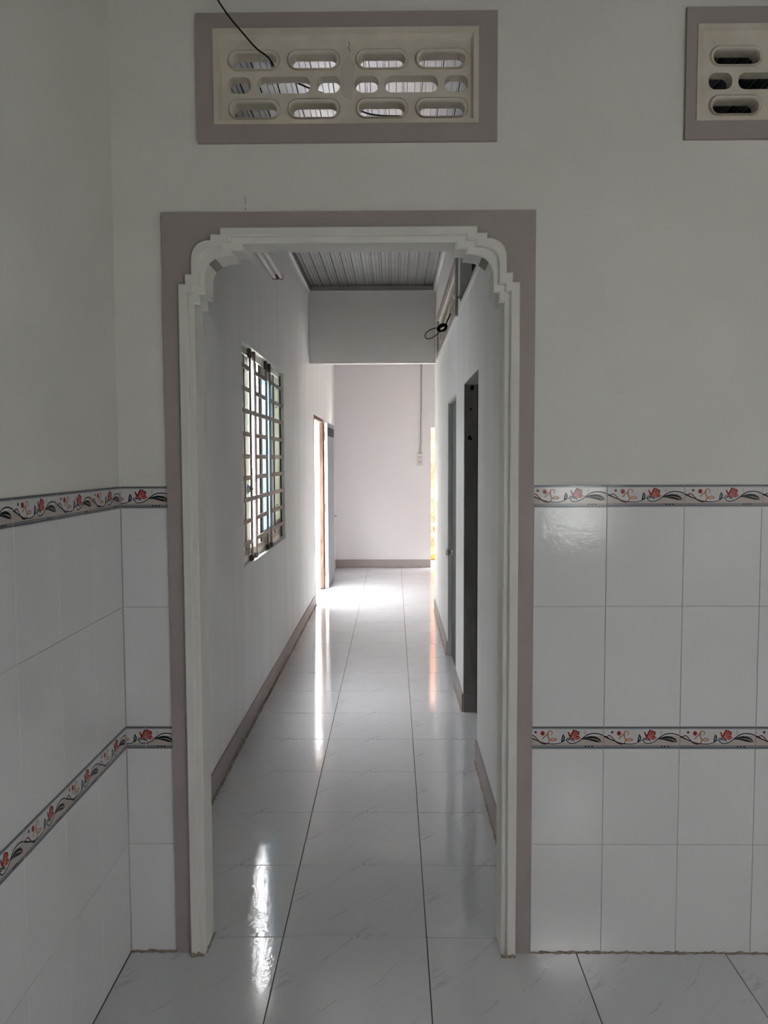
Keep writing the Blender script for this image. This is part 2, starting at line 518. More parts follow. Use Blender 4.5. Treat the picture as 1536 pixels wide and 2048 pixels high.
def border_mesh(u0, u1):
    """Printed border tile between the fractions u0..u1 of the full pattern; local XZ, face towards -Y."""
    key = ('border', u0, u1)
    if key in _cache: return _cache[key]
    W, H, d = 0.2495, 0.0705, 0.0062
    b = MB(); lay = [0]

    def P(x, y): return ((x - 757) / 740 * W, (303 - y) / 203 * H)

    def poly(pts, m, dz):
        q = [P(*p) for p in pts]
        for t in tessellate_polygon([[Vector((x, z, 0)) for x, z in q]]):
            b.face([(q[i][0], -d - dz, q[i][1]) for i in t], m)

    def stroke(pts, w, m, dz, taper=0):
        q = [Vector(P(*p)) for p in pts]
        # smooth the path once
        for _ in range(2):
            r = [q[0]]
            for a, c in zip(q, q[1:]): r += [a * .75 + c * .25, a * .25 + c * .75]
            q = r + [q[-1]]
        n = len(q); L, R = [], []
        for i, p in enumerate(q):
            t = (q[min(i + 1, n - 1)] - q[max(i - 1, 0)])
            if t.length < 1e-9: t = Vector((1, 0))
            t.normalize(); nn = Vector((-t.y, t.x))
            ww = 1.25 * w / 740 * W / 2 * (1 - taper * i / (n - 1))
            L.append(p + nn * ww); R.append(p - nn * ww)
        for i in range(n - 1):
            b.face([(L[i].x, -d - dz, L[i].y), (L[i + 1].x, -d - dz, L[i + 1].y), (R[i + 1].x, -d - dz, R[i + 1].y), (R[i].x, -d - dz, R[i].y)], m)

    b.box(0, W, -d, 0, 0, H, P_BG)
    E = 0.00012
    poly([(757, 285), (757, 196), (800, 216), (860, 240), (920, 262), (1000, 268), (1060, 264), (1110, 244), (1160, 254), (1200, 260), (1250, 246), (1300, 212), (1350, 188), (1497, 180), (1497, 285)], P_BEIGE, E)
    poly([(757, 99), (1497, 99), (1497, 112), (757, 112)], P_SLATE, E)
    poly([(757, 112), (1497, 112), (1497, 121), (757, 121)], P_MIST, E)
    poly([(757, 275), (1497, 275), (1497, 281), (757, 281)], P_SLATE, 2 * E)
    poly([(757, 281), (1497, 281), (1497, 289), (757, 289)], P_MIST, 2 * E)
    poly([(757, 289), (1497, 289), (1497, 303), (757, 303)], P_SLATE, 2 * E)
    poly([(826, 139), (848, 139), (848, 161), (826, 161)], P_SLATE, E)
    poly([(830, 143), (844, 143), (844, 157), (830, 157)], P_INK, 2 * E)
    poly([(905 + 21 * math.cos(a), 160 + 22 * math.sin(a)) for a in [i * .628 for i in range(10)]], P_RED, E)
    stroke([(890, 152), (905, 165), (918, 172)], 5, P_DRED, 2 * E)
    stroke([(903, 212), (925, 190), (955, 165), (960, 140), (985, 138), (1003, 152), (988, 178)], 11, P_TAN, 2 * E, .4)
    stroke([(958, 150), (955, 190), (974, 222), (960, 256)], 12, P_TAN, 2 * E, .3)
    stroke([(975, 224), (1003, 203), (1052, 219), (1008, 232), (975, 224)], 8, P_TAN, 2 * E)
    stroke([(785, 203), (792, 182), (822, 182), (850, 214), (885, 250), (935, 266), (965, 248)], 8, P_DRED, 2 * E)
    stroke([(757, 186), (800, 208), (860, 232), (920, 254), (1000, 262), (1060, 258), (1100, 240), (1140, 220)], 10, P_INK, 3 * E, .55)
    stroke([(760, 188), (800, 206), (850, 228)], 14, P_INK, 3 * E, .6)
    poly([(1086, 244), (1090, 205), (1104, 164), (1124, 195), (1121, 220), (1104, 238)], P_INK, 3 * E)
    poly([(1098, 228), (1101, 200), (1107, 186), (1113, 200), (1108, 222)], P_MIST, 4 * E)
    stroke([(1140, 224), (1146, 204), (1168, 204), (1164, 226), (1150, 222)], 7, P_INK, 3 * E)
    stroke([(1138, 224), (1158, 250), (1200, 258), (1250, 240), (1300, 206)], 7, P_INK, 3 * E)
    poly([(1148, 143), (1160, 148), (1170, 168), (1178, 175), (1190, 150), (1205, 122), (1216, 130), (1228, 126), (1240, 138), (1262, 142), (1264, 160), (1262, 176), (1256, 186),
          (1284, 205), (1240, 220), (1200, 216), (1180, 206), (1166, 196), (1156, 172)], P_RED, 3 * E)
    for pts in ([(1196, 204), (1222, 170), (1250, 150)], [(1204, 208), (1235, 180), (1258, 172)], [(1188, 200), (1205, 165), (1226, 138)], [(1210, 213), (1245, 200), (1276, 205)]):
        stroke(pts, 5, P_PINK, 4 * E)
    for pts in ([(1160, 150), (1170, 180), (1180, 196)], [(1180, 180), (1198, 150), (1206, 128)], [(1230, 138), (1252, 150), (1262, 170)]):
        stroke(pts, 6, P_DRED, 4 * E)
    stroke([(1168, 212), (1180, 208), (1178, 222)], 7, P_INK, 3 * E)
    stroke([(1190, 216), (1186, 236)], 6, P_DRED, 3 * E)
    stroke([(1192, 214), (1206, 224), (1214, 236)], 8, P_INK, 3 * E)
    stroke([(1286, 214), (1340, 172), (1395, 160), (1450, 164), (1496, 180)], 8, P_INK, 3 * E)
    poly([(1280, 216), (1330, 193), (1378, 184), (1425, 191), (1460, 209), (1484, 242), (1440, 218), (1395, 207), (1340, 208)], P_INK, 3 * E)
    poly([(1280, 216), (1340, 209), (1385, 211), (1430, 223), (1484, 243), (1430, 243), (1380, 230), (1330, 219)], P_INK, 3 * E)
    for y in (136, 144, 152, 160): poly([(1314, y), (1322, y), (1322, y + 5), (1314, y + 5)], P_SLATE, 3 * E)
    for x in (1325, 1357, 1390): poly([(x - 7, 278), (x + 7, 278), (x + 7, 290), (x - 7, 290)], P_INK, 4 * E)
    # trim to the wanted piece
    import bmesh
    me = bpy.data.meshes.new('border_tile'); me.from_pydata(b.v, [], b.f)
    for m_ in b.mats: me.materials.append(m_)
    me.polygons.foreach_set('material_index', b.mi)
    bm = bmesh.new(); bm.from_mesh(me)
    for co, no in (((u0 * W, 0, 0), (-1, 0, 0)), ((u1 * W, 0, 0), (1, 0, 0))):
        bmesh.ops.bisect_plane(bm, geom=bm.verts[:] + bm.edges[:] + bm.faces[:], plane_co=co, plane_no=no, clear_outer=True)
    bmesh.ops.translate(bm, verts=bm.verts, vec=(-u0 * W, 0, 0))
    bmesh.ops.recalc_face_normals(bm, faces=[f for f in bm.faces if len(f.verts) == 4 and f.material_index == 0])
    bm.to_mesh(me); bm.free(); me.update()
    _cache[key] = me
    return me


WG = 0.0021


def put(o, wall, a, z):
    if wall == 'front': o.location = (a, 0.0, z)
    else:
        o.location = (XL, a, z); o.rotation_euler = (0, 0, math.pi / 2)


def wall_tiles(wall, parent, spans, borders):
    for z0, z1 in ROWS:
        for a, c in spans:
            o = link('tile', tile_mesh('tile', c - a - WG, z1 - z0 - WG, 0.006, 0.0008, M_WTILE), parent)
            put(o, wall, a + WG / 2, z0 + WG / 2)
    for i, (z0, z1) in enumerate(BORDERS):
        for a, c, u0, u1 in borders[i]:
            o = link('border_tile', border_mesh(u0, u1), parent)
            put(o, wall, a + WG / 2, z0 + WG / 2)
            o.scale = ((c - a - WG) / (0.2495 * (u1 - u0)), 1, (z1 - z0 - WG) / 0.0705)


jx = [0.694 + 0.2505 * k for k in range(0, 11) if 0.694 + 0.2505 * k < RX]
spans = [(0.456, jx[0])] + list(zip(jx, jx[1:])) + [(jx[-1], RX)]
bs = [(a, c, 1 - (c - a) / 0.2505 if i == 0 else 0.0, 1.0 if i < len(spans) - 1 else (c - a) / 0.2505) for i, (a, c) in enumerate(spans)]
bs[0] = (bs[0][0], bs[0][1], 0.06, 1.0)
wall_tiles('front', wall_front, spans, [bs, bs])
wall_tiles('front', wall_front, [(XL + .006, -0.738)], [[(XL + .006, -0.829, .35, .615), (-0.829, -0.738, .60, .965)], [(XL + .006, -0.738, .345, .965)]])
# grout bed behind the tiles
for nm, x0, x1 in (('grout', XL, -0.737), ('grout', 0.455, RX)):
    g = MB(); g.box(x0, x1, -0.0035, 0.0, 0.0, 1.577, M_GROUTW); g.build(nm, wall_front)
# crumbling mortar along the foot of the wall
def crumbs(name, parent, x0, x1, y, out, seed, axis='x', m=M_DEBRIS, h=0.007, step=0.012):
    r = random.Random(seed); g = MB(); n = max(2, int(abs(x1 - x0) / step))
    top, bot = [], []
    for i in range(n + 1):
        a = x0 + (x1 - x0) * i / n; k = r.random()
        hh = h * (0.25 + 0.9 * k * k); dd = out * (0.5 + 0.7 * r.random())
        if axis == 'x': top.append((a, y, hh)); bot.append((a, y + dd, 0.0002))
        else: top.append((y, a, hh)); bot.append((y + dd, a, 0.0002))
    for i in range(n):
        g.face([bot[i], bot[i + 1], top[i + 1], top[i]], m)
    return g.build(name, parent)


crumbs('mortar_line', wall_front, XL + .006, -0.74, -0.006, -0.012, 3)
crumbs('mortar_line', wall_front, 0.456, RX, -0.006, -0.010, 4)

# mauve surround and white stepped moulding of the doorway
b = MB()
sur = [(-0.738, 0.0), (CX - .535, 0.0)] + list(reversed(inset(A_OUT, A_MID, .2)))[1:-1] + [(CX + .535, 0.0), (0.455, 0.0), (0.455, 2.451), (-0.738, 2.451)]
b.plate(sur, [], -0.014, 0.0, FXZ, M_MAUVE)
sur_o = b.build('trim_1', **struct('', 'flat mauve grey painted surround framing the arch doorway', 'door surround'))
b = MB()
Lf = lambda lp, y: [(u, y, v) for u, v in lp]
b.loft([Lf(A_OUT, -.013), Lf(A_OUT, -.026), Lf(inset(A_OUT, A_MID, .12), -.030), Lf(inset(A_OUT, A_MID, .88), -.030), Lf(A_MID, -.027), Lf(inset(A_MID, A_IN, .08), -.017),
        Lf(inset(A_MID, A_IN, .8), -.017), Lf(A_IN, -.013), Lf(A_IN, 0.001)], M_WHITEPL, closed=False)
mould = b.build('trim_2', **struct('', 'white stepped plaster moulding edging the arch doorway, rounded at both top corners', 'moulding'))
for sgn in (-1, 1):                      # unpainted slot across each rounded corner of the soffit
    half = A_IN[:len(A_IN) // 2]
    seg = half[8:11]
    g = MB()
    pts = [((CX + sgn * (u - CX)), z) for u, z in seg]
    ins = [(u - sgn * .0008, z - .0008) for u, z in pts]
    g.loft([[(u, -.017, v) for u, v in ins], [(u, .10, v) for u, v in ins]], M_BAREPL, closed=False)
    g.build('bare_slot', mould, label='unpainted grey plaster slot')
crumbs('mortar_line', mould, CX - .545, CX - .497, -.030, -.010, 5, h=.013, step=.006)
crumbs('mortar_line', mould, CX + .497, CX + .545, -.030, -.010, 6, h=.013, step=.006)
crumbs('mortar_line', mould, -.02, .10, CX - .4955, .006, 8, axis='y', h=.012, step=.008)

# ------------------------------------------------------------------ cast concrete vents
SLOTS = [(-.521, -.355, 2.890, 2.954, 1), (-.333, -.165, 2.890, 2.954, 1),
         (-.522, -.448, 2.821, 2.872, 0), (-.429, -.260, 2.821, 2.872, 0), (-.239, -.166, 2.821, 2.872, 0),
         (-.521, -.355, 2.740, 2.804, 1), (-.333, -.165, 2.740, 2.804, 1)]
BX, BZ = -.545, 2.735                    # lower left corner of a block


def block_parts(d, ox=BX, oz=BZ):
    """Plate with seven slots plus the raised rims of four of them, in the block's own space."""
    b = MB(); rims = []; holes = []
    for x0, x1, z0, z1, raised in SLOTS:
        x0, x1, z0, z1 = x0 - ox, x1 - ox, z0 - oz, z1 - oz
        if raised: holes.append(rrect(x0 + .012, x1 - .012, z0 + .006, z1 - .015, .0205))
        else: holes.append(rrect(x0, x1, z0, z1, .022))
    b.plate(rect(0, .3985, 0, .26), holes, 0.0, d, FXZ, M_CREAM)
    i = 0
    for (x0, x1, z0, z1, raised), h in zip(SLOTS, holes):
        if not raised: continue
        x0, x1, z0, z1 = x0 - ox, x1 - ox, z0 - oz, z1 - oz
        g = MB()
        o0 = rrect(x0, x1, z0 + .001, z1, .031); o1 = rrect(x0 + .003, x1 - .003, z0 + .003, z1 - .003, .029)
        h1 = rrect(x0 + .0095, x1 - .0095, z0 + .0045, z1 - .0125, .0225)
        Y = lambda lp, y: [(u, y, v) for u, v in lp]
        g.loft([Y(rrect(x0 - .0015, x1 + .0015, z0 - .0005, z1 + .0015, .0325), -.0004), Y(o0, -.0008), Y(o1, -.006)], M_DIRTSHADE)
        g.loft([Y(o1, -.006), Y(rrect(x0 + .005, x1 - .005, z0 + .0038, z1 - .005, .027), -.009), Y(h1, -.008), Y(h, -.001), Y(h, .0002)], M_CREAM)
        rims.append(g.mesh('slot_rim'))
    return b.mesh('block'), rims


BLOCK, RIMS = block_parts(0.045)


def add_block(parent, loc, rotz=0, scale=(1, 1, 1)):
    o = link('block', BLOCK, parent); o.location = loc; o.rotation_euler = (0, 0, rotz); o.scale = scale
    for r in RIMS: link('slot_rim', r, o)
    return o


def front_vent(sh, frame, trim_name, label, tlabel):
    b = MB(); x0, x1, z0, z1 = frame
    b.plate(rect(x0, x1, z0, z1), [rect(-.563 + sh, .27 + sh, 2.721, 3.012)], -.014, 0.0, FXZ, M_MAUVE)
    b.build(trim_name, **struct('', tlabel, 'vent surround'))
    t = empty('ventilation_grille', (sh, 0, 0), label=label, category='vent')
    g = MB()
    o = rect(-.564, .271, 2.7205, 3.0125); i1 = rect(-.548, .255, 2.733, 2.996); i2 = rect(-.541, .248, 2.739, 2.983)
    Y = lambda lp, y: [(u, y, v) for u, v in lp]
    g.loft([Y(o, 0), Y(o, -.018), Y(i1, -.018), Y(rect(-.546, .253, 2.735, 2.994), -.012), Y(i2, .0)], M_CREAM)
    g.build('rim', t)
    g = MB(); g.box(-.1467, -.1403, -.0006, .045, 2.735, 2.995, M_CREAM); g.build('centre_bar', t)
    add_block(t, (BX, 0, BZ)); add_block(t, (BX + .4045, 0, BZ))
    return t


v1 = front_vent(0.0, V1, 'trim_3', 'cream cast concrete vent above the arch doorway, bright roof sheet behind its slots', 'mauve grey band around the cream vent above the doorway')
v2 = front_vent(SH, V2, 'trim_4', 'cream cast concrete vent with black slots at the top right corner', 'mauve grey band around the cream vent with black slots')
g = MB(); g.plate([(-.162, 2.815), (-.130, 2.80), (-.122, 2.86), (-.118, 2.91), (-.14, 2.935), (-.163, 2.90)], [], -.0012, .0, FXZ, M_CREAMPATCH)
g.build('mortar_patch', v1)
g = MB(); g.tube([(-.137, -.0005, 2.978), (-.134, -.0005, 2.968), (-.138, -.0005, 2.958), (-.132, -.0005, 2.946)], .0009, M_RUSTY, 5); g.build('crack', v1)

# hairline cracks in the plaster above the doorway
g = MB(); g.tube([(-.472, -.0004, 2.505), (-.4705, -.0004, 2.49), (-.4715, -.0004, 2.478)], .0011, M_BAREPL, 5)
g.tube([(-.4725, -.0004, 2.468), (-.470, -.0004, 2.46)], .0014, M_BAREPL, 5); g.build('crack', wall_front)

# ------------------------------------------------------------------ left wall
b = MB()
WIN = (2.205, 4.05, 1.01, 2.372)
DR = (6.55, 7.72, 0.0, 2.17)
outl = [(RY - T, 0), (DR[0], 0), (DR[0], DR[3]), (DR[1], DR[3]), (DR[1], 0), (YF + T, 0), (YF + T, ZR), (RY - T, ZR)]
b.plate(outl, [rect(*WIN)], XL, XL - T, FYZ, M_LIME)
wall_left = b.build('wall_left', **struct('', 'left wall, white tiled in the room and whitewashed along the hall', 'wall'))
# ivory paint coat of the room side and grout bed
g = MB(); g.box(XL, XL + .0015, RY, 0.0, 1.577, ZR, M_PAINT); g.build('paint_coat', wall_left)
g = MB(); g.box(XL, XL + .0035, RY, 0.0, 0.0, 1.577, M_GROUTW); g.build('grout', wall_left)
jy = [-0.0095 - 0.2492 * k for k in range(0, 17)]
jy = [y for y in jy if y > RY]
sp = [(c, a) for a, c in zip(jy, jy[1:])] + [(RY, jy[-1])]
bl = [(a, c, 0.0, 1.0) for a, c in sp[:-1]]
wall_tiles('left', wall_left, sp, [bl, bl])

# ------------------------------------------------------------------ other walls
b = MB()
D1 = (1.73, 2.60, 0, 2.142)
D2 = (3.25, 4.145, 0, 2.14)
VA = (3.16, 5.51, 2.715, 3.025)
VB = (0.55, 2.945, 2.69, 3.06)
outl = [(T, 0), (D1[0], 0), (D1[0], D1[3]), (D1[1], D1[3]), (D1[1], 0), (D2[0], 0), (D2[0], D2[3]), (D2[1], D2[3]), (D2[1], 0), (YB + .1, 0), (YB + .1, ZR), (T, ZR)]
b.plate(outl, [rect(*VA), rect(*VB)], XR, XR + .08, FYZ, M_LIME)
wall_hall = b.build('wall_hall_right', **struct('', 'whitewashed right wall of the hall with two door openings and high vents', 'wall'))
# bare cement reveals of the near opening
g = MB()
g.box(XR + .003, XR + .085, D1[1] - .004, D1[1] + .0, 0.0, D1[3], M_CEMENT)
g.build('reveal', wall_hall, label='bare dark cement door reveal')
g = MB()
g.box(XR + .003, XR + .085, D1[0], D1[1] - .004, D1[3] - .004, D1[3], M_CEMENT)
g.build('reveal', wall_hall)
r = random.Random(11); g = MB()
for cy_, cz_, s in ((.505, 2.118, .018), (.498, 1.98, .008), (.492, 1.80, .013), (.50, 1.79, .008)):
    pts = [(cy_ + s * math.cos(a) * r.uniform(.5, 1.2), cz_ + s * 1.2 * math.sin(a) * r.uniform(.5, 1.2)) for a in [k * .9 for k in range(7)]]
    g.plate(pts, [], D1[1] - .0052, D1[1] - .004, lambda u, v, d: (u, d, v), M_BLACK)
g.build('chipped_spot', wall_hall, label='dark chipped cement')
g = MB(); g.box(XR + .002, XR + .083, D1[1] - .008, D1[1] - .004, 0, .122, M_MAUVE); g.build('skirting_return', wall_hall)

BW = (1.26, 1.76, 0.97, 1.70)
b = MB(); b.plate(rect(XL - T, RX + T, 0, ZR), [rect(*BW), rect(1.18, 1.82, 2.45, 2.68)], RY, RY - T, FXZ, M_PAINT)  # high slot above the window added to light the room
b.build('wall_back', **struct('', 'ivory wall behind the camera with a window and an added light slot', 'wall'))
w2 = empty('window_2', (BW[0], RY, BW[2]), **struct('', 'small window in the wall behind the camera, frosted pane added to dim it', 'window'))
g = MB(); g.plate(rect(0, BW[1] - BW[0], 0, BW[3] - BW[2]), [rect(.03, BW[1] - BW[0] - .03, .03, BW[3] - BW[2] - .03)], -.05, -.09, FXZ, M_SASH); g.build('frame', w2)
g = MB(); g.box(.03, BW[1] - BW[0] - .03, -.072, -.066, .03, BW[3] - BW[2] - .03, M_FROSTROOM); g.build('pane', w2)  # unseen frosted pane, added to dim the window
b = MB(); RW = (-3.6, -3.25, 1.2, 1.85)  # unseen opening, added and sized to set the room light
b.plate(rect(RY - T, T, 0, ZR), [rect(*RW)], RX, RX + T, FYZ, M_PAINT)
b.build('wall_right', **struct('', 'ivory right wall of the tiled room with a small added light opening', 'wall'))
# unfinished side rooms behind the hall
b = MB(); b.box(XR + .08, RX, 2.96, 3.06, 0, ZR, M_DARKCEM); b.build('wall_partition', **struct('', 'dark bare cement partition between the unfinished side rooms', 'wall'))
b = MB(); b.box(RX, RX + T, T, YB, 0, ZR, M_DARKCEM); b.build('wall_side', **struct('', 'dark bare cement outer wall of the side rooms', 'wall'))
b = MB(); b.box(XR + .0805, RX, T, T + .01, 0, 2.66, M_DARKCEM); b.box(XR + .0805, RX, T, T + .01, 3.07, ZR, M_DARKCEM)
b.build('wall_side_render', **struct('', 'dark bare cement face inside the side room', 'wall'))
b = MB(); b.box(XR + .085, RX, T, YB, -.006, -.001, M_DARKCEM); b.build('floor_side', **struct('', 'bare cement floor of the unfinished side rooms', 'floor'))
b = MB(); b.box(XR + .08, RX, YB, YB + .1, 0, ZR, M_FARPAINT); b.build('wall_cross', **struct('', 'whitewashed cross wall of the far room', 'wall'))
SW = (7.9, 8.45, 1.4, 2.0)  # unseen opening added to lift the light on the far wall
b = MB(); b.plate(rect(YB, YF + T, 0, ZR), [rect(*SW)], RX, RX + T, FYZ, M_FARPAINT); b.build('wall_far_right', **struct('', 'right wall of the far room', 'wall'))
b = MB()
FD = (0.572, 1.45, 0, 2.14)
b.plate([(XL, 0), (FD[0], 0), (FD[0], FD[3]), (FD[1], FD[3]), (FD[1], 0), (RX, 0), (RX, ZR), (XL, ZR)], [], YF, YF + T, FXZ, M_FARPAINT)
wall_far = b.build('wall_far', **struct('', 'pinkish white far wall at the end of the hall', 'wall'))
b = MB(); b.box(XL, XR, YB, YB + .11, 2.70, ZR, M_BEAM, ch=.006); b.build('trim_5', **struct('', 'deep white painted beam crossing the hall below the roof', 'beam'))
b = MB(); b.box(XL, XR, YB + .001, YB + .109, 2.692, 2.7005, M_FARPAINT); b.build('trim_6', **struct('', 'thin white edge standing for the lit underside of the hall beam', 'trim'))  # lit beam underside put in as a white strip

# roof sheet with ribs running along the hall
b = MB()
xs = []; x = XL - .3
prof = []
P = 0.0915
while x < RX + .2:
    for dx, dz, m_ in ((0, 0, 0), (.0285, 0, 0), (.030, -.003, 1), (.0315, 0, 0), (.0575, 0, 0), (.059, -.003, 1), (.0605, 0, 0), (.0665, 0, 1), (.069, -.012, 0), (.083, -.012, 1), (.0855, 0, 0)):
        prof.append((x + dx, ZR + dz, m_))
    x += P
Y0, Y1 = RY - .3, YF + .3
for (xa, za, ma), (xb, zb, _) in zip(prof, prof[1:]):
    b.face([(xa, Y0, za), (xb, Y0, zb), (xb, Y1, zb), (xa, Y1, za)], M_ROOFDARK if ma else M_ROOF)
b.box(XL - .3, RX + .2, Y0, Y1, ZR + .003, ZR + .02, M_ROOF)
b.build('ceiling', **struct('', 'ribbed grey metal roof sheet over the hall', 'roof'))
b = MB(); b.box(XL, XL + .022, T, YB, 3.452, 3.502, M_MAUVE, ch=.002); b.build('trim_7', **struct('', 'mauve grey batten under the roof along the left hall wall', 'trim'))
b = MB(); b.box(XL, XL + .022, T, YB, 3.444, 3.452, M_FARPAINT); b.build('trim_8', **struct('', 'thin white line below the left roof batten', 'trim'))
b = MB(); b.box(XL + .022, XR, YB - .02, YB, 3.458, 3.506, M_MAUVE, ch=.002); b.build('trim_9', **struct('', 'mauve grey batten across the top of the hall beam', 'trim'))
b = MB(); b.box(XL + .022, XR, YB - .02, YB, 3.450, 3.458, M_FARPAINT); b.build('trim_10', **struct('', 'thin white line below the batten on the beam', 'trim'))
b = MB(); b.box(XR - .022, XR, T, YB - .02, 3.452, 3.505, M_FARPAINT, ch=.002); b.build('trim_11', **struct('', 'white batten under the roof along the right hall wall', 'trim'))

# baseboards
def base(name, label, x0, x1, y0, y1):
    b = MB(); b.box(x0, x1, y0, y1, 0.0, .122, M_MAUVE, ch=.001)
    return b.build(name, **struct('', label, 'baseboard'))


bl_ = base('baseboard_left', 'mauve grey baseboard along the left hall wall', XL, XL + .010, T, DR[0])
crumbs('mortar_line', bl_, T, DR[0], XL + .010, .012, 21, axis='y', h=.02, step=.016)
bf = base('baseboard_far', 'mauve grey baseboard with chipped paint along the far wall', XL + .01, FD[0], YF - .010, YF)
crumbs('mortar_line', bf, XL + .02, FD[0], YF - .010, -.006, 22, h=.014, step=.03)
base('baseboard_far_left', 'mauve grey baseboard behind the open steel door', XL, XL + .010, DR[1] + .03, YF - .0)
for i, (nm, y0, y1, lab) in enumerate((('near', T, D1[0], 'between the arch and the dark opening'), ('middle', D1[1], D2[0], 'between the two right openings'), ('right', D2[1], YB + .1, 'beyond the closed grey door'))):
    q = base('baseboard_' + nm, 'mauve grey baseboard on the right hall wall ' + lab, XR - .010, XR, y0, y1)
    crumbs('mortar_line', q, y0, y1, XR - .010, -.008, 30 + i, axis='y', h=.015, step=.018, m=M_MORTAR)
base('baseboard_end', 'mauve grey baseboard on the end of the right hall wall', XR, XR + .5, YB + .1, YB + .11)

# ------------------------------------------------------------------ window and its grille
w = empty('window_1', (XL, 0, 0), **struct('', 'cream steel window with frosted panes in the left hall wall', 'window'))
XW = -0.036                               # window plane, measured from the wall face
def wpart(name, y0, y1, z0, z1, m, parent=w, x0=XW - .03, x1=XW, ch=0.0):
    g = MB(); g.box(x0, x1, y0, y1, z0, z1, m, ch=ch); return g.build(name, parent)


g = MB(); y0, y1, z0, z1 = WIN
g.plate(rect(y0, y1, z0, z1), [rect(y0 + .03, y1 - .02, z0 + .045, z1 - .045)], XW, XW - .045, FYZ, M_SASH); g.build('frame', w)
wpart('bottom_rail', 2.24, y1 - .02, z0 + .045, z0 + .075, M_SASHRUST, x0=XW - .02, x1=XW + .001)
wpart('mullion', 3.03, 3.085, z0 + .05, z1 - .05, M_SASHSHADE, x0=XW - .006)
wpart('mullion', 3.69, 3.75, z0 + .05, z1 - .05, M_SASHSHADE, x0=XW - .006)
s1 = empty('sash', (0, 0, 0)); s1.parent = w
wpart('stile', 2.235, 2.445, z0 + .05, z1 - .05, M_SASH, s1, ch=.002)
wpart('shade_strip', 2.445, 2.478, z0 + .05, z1 - .05, M_SASHSHADE, s1)
wpart('panel', 2.478, 2.638, z0 + .05, z1 - .05, M_GREENGLASS, s1, x0=XW - .012, x1=XW - .002)
wpart('stile', 2.478, 2.496, z0 + .05, z1 - .05, M_SASH, s1, x0=XW - .016, x1=XW)
wpart('rust_plate', 2.50, 2.636, z0 + .055, z0 + .13, M_SASHRUST, s1, x0=XW - .004, x1=XW - .001)
g = MB(); g.lathe((XW - .002, 2.56, 1.475), (1, 0, 0), [(0, .036), (.006, .036), (.008, .024), (.014, .020), (.016, .011), (.034, .010), (.036, .0)], M_CHROME)
g.build('latch_knob', s1, smooth=True, label='round metal latch knob')
s2 = empty('sash', (0, 0, 0)); s2.parent = w
wpart('stile', 3.09, 3.158, z0 + .05, z1 - .05, M_SASHRUST, s2, x0=XW - .012, ch=.002)
wpart('stile', 2.86, 2.945, z0 + .05, z1 - .05, M_SASH, s2, x0=XW - .014, ch=.002)  # hidden stile added to split the window's streak on the floor
wpart('stile', 3.64, 3.685, z0 + .05, z1 - .05, M_SASH, s2, ch=.002)
wpart('rail', 3.158, 3.64, z1 - .12, z1 - .05, M_SASH, s2)
wpart('rail', 3.158, 3.64, z0 + .05, z0 + .14, M_SASHRUST, s2)
wpart('pane', 3.158, 3.64, z0 + .14, z1 - .12, M_FROST, s2, x0=XW - .016, x1=XW - .010)
s3 = empty('sash', (0, 0, 0)); s3.parent = w
wpart('panel', 3.765, y1 - .02, z0 + .05, z1 - .05, M_GREENGLASS, s3, x0=XW - .012, x1=XW - .002)
wpart('stile', 3.755, 3.785, z0 + .05, z1 - .05, M_SASH, s3, x0=XW - .016, x1=XW)
wpart('rust_plate', 3.79, y1 - .025, z0 + .055, z0 + .17, M_SASHRUST, s3, x0=XW - .004, x1=XW - .001)
for z in (1.30, 2.08):
    for yy in (3.84, 3.90):
        g = MB(); g.lathe((XW - .003, yy, z), (1, 0, 0), [(0, .006), (.004, .006), (.005, 0)], M_SLOT, 8); g.build('screw', s3)

gr = empty('window_grille', (XL, 0, 0), label='grey welded flat bar burglar grille fixed inside the cream hall window', category='window grille')
GX = -0.012
def gpart(name, y0, y1, z0, z1, d=.012, x=GX, m=M_STEELGREY):
    g = MB(); g.box(x - d, x, y0, y1, z0, z1, m, ch=.0015); g.build(name, gr)


for yc in (2.232, 2.578, 2.735, 3.240, 3.405):
    gpart('post', yc - .023, yc + .023, WIN[2] + .004, WIN[3] - .004, .010)
    g = MB(); g.box(GX - .017, GX + .001, yc - .024, yc + .024, WIN[3] - .06, WIN[3] - .002, M_RUSTY); g.build('weld_lug', gr)
    g = MB(); g.box(GX - .017, GX + .001, yc - .024, yc + .024, WIN[2] + .002, WIN[2] + .035, M_RUSTY); g.build('weld_lug', gr)
gpart('post', 4.000, 4.016, WIN[2] + .02, WIN[3] - .03, .010, GX - .008, M_RUSTY)
BZS = [1.140, 1.277, 1.414, 1.549, 1.683, 1.822, 1.963, 2.101, 2.237]
for i, z in enumerate(BZS):
    if i in (2, 6):
        gpart('bar', 2.21, 4.045, z - .0148, z + .0148, .006, GX + .0062)
    else:
        for a, c in ((2.21, 2.565), (2.745, 3.23), (3.415, 4.045)):
            gpart('bar', a, c, z - .0148, z + .0148, .006)

# ------------------------------------------------------------------ fluorescent lamp high on the left wall
lp = empty('fluorescent_lamp', (XL, 2.1, 2.99), label='unlit twin tube fluorescent batten high on the left hall wall', category='lamp')
g = MB(); g.box(0, .022, 0, 1.24, -.025, .025, M_LAMPBODY, ch=.003); g.build('housing', lp)
for dx in (.040, .088):
    g = MB(); g.lathe((dx, .02, -.008), (0, 1, 0), [(0, 0), (0, .0135), (1.20, .0135), (1.20, 0)], M_TUBE, 14); g.build('tube', lp, smooth=False)
    for yy in (-.002, 1.212):
        g = MB(); g.lathe((dx, yy, -.008), (0, 1, 0), [(0, 0), (0, .0165), (.024, .0165), (.024, 0)], M_LAMPCAP, 14); g.build('lamp_holder', lp)
for yy in (-.004, 1.222):
    g = MB(); g.box(.018, .10, yy, yy + .018, -.02, .014, M_LAMPCAP, ch=.003); g.build('end_bracket', lp)

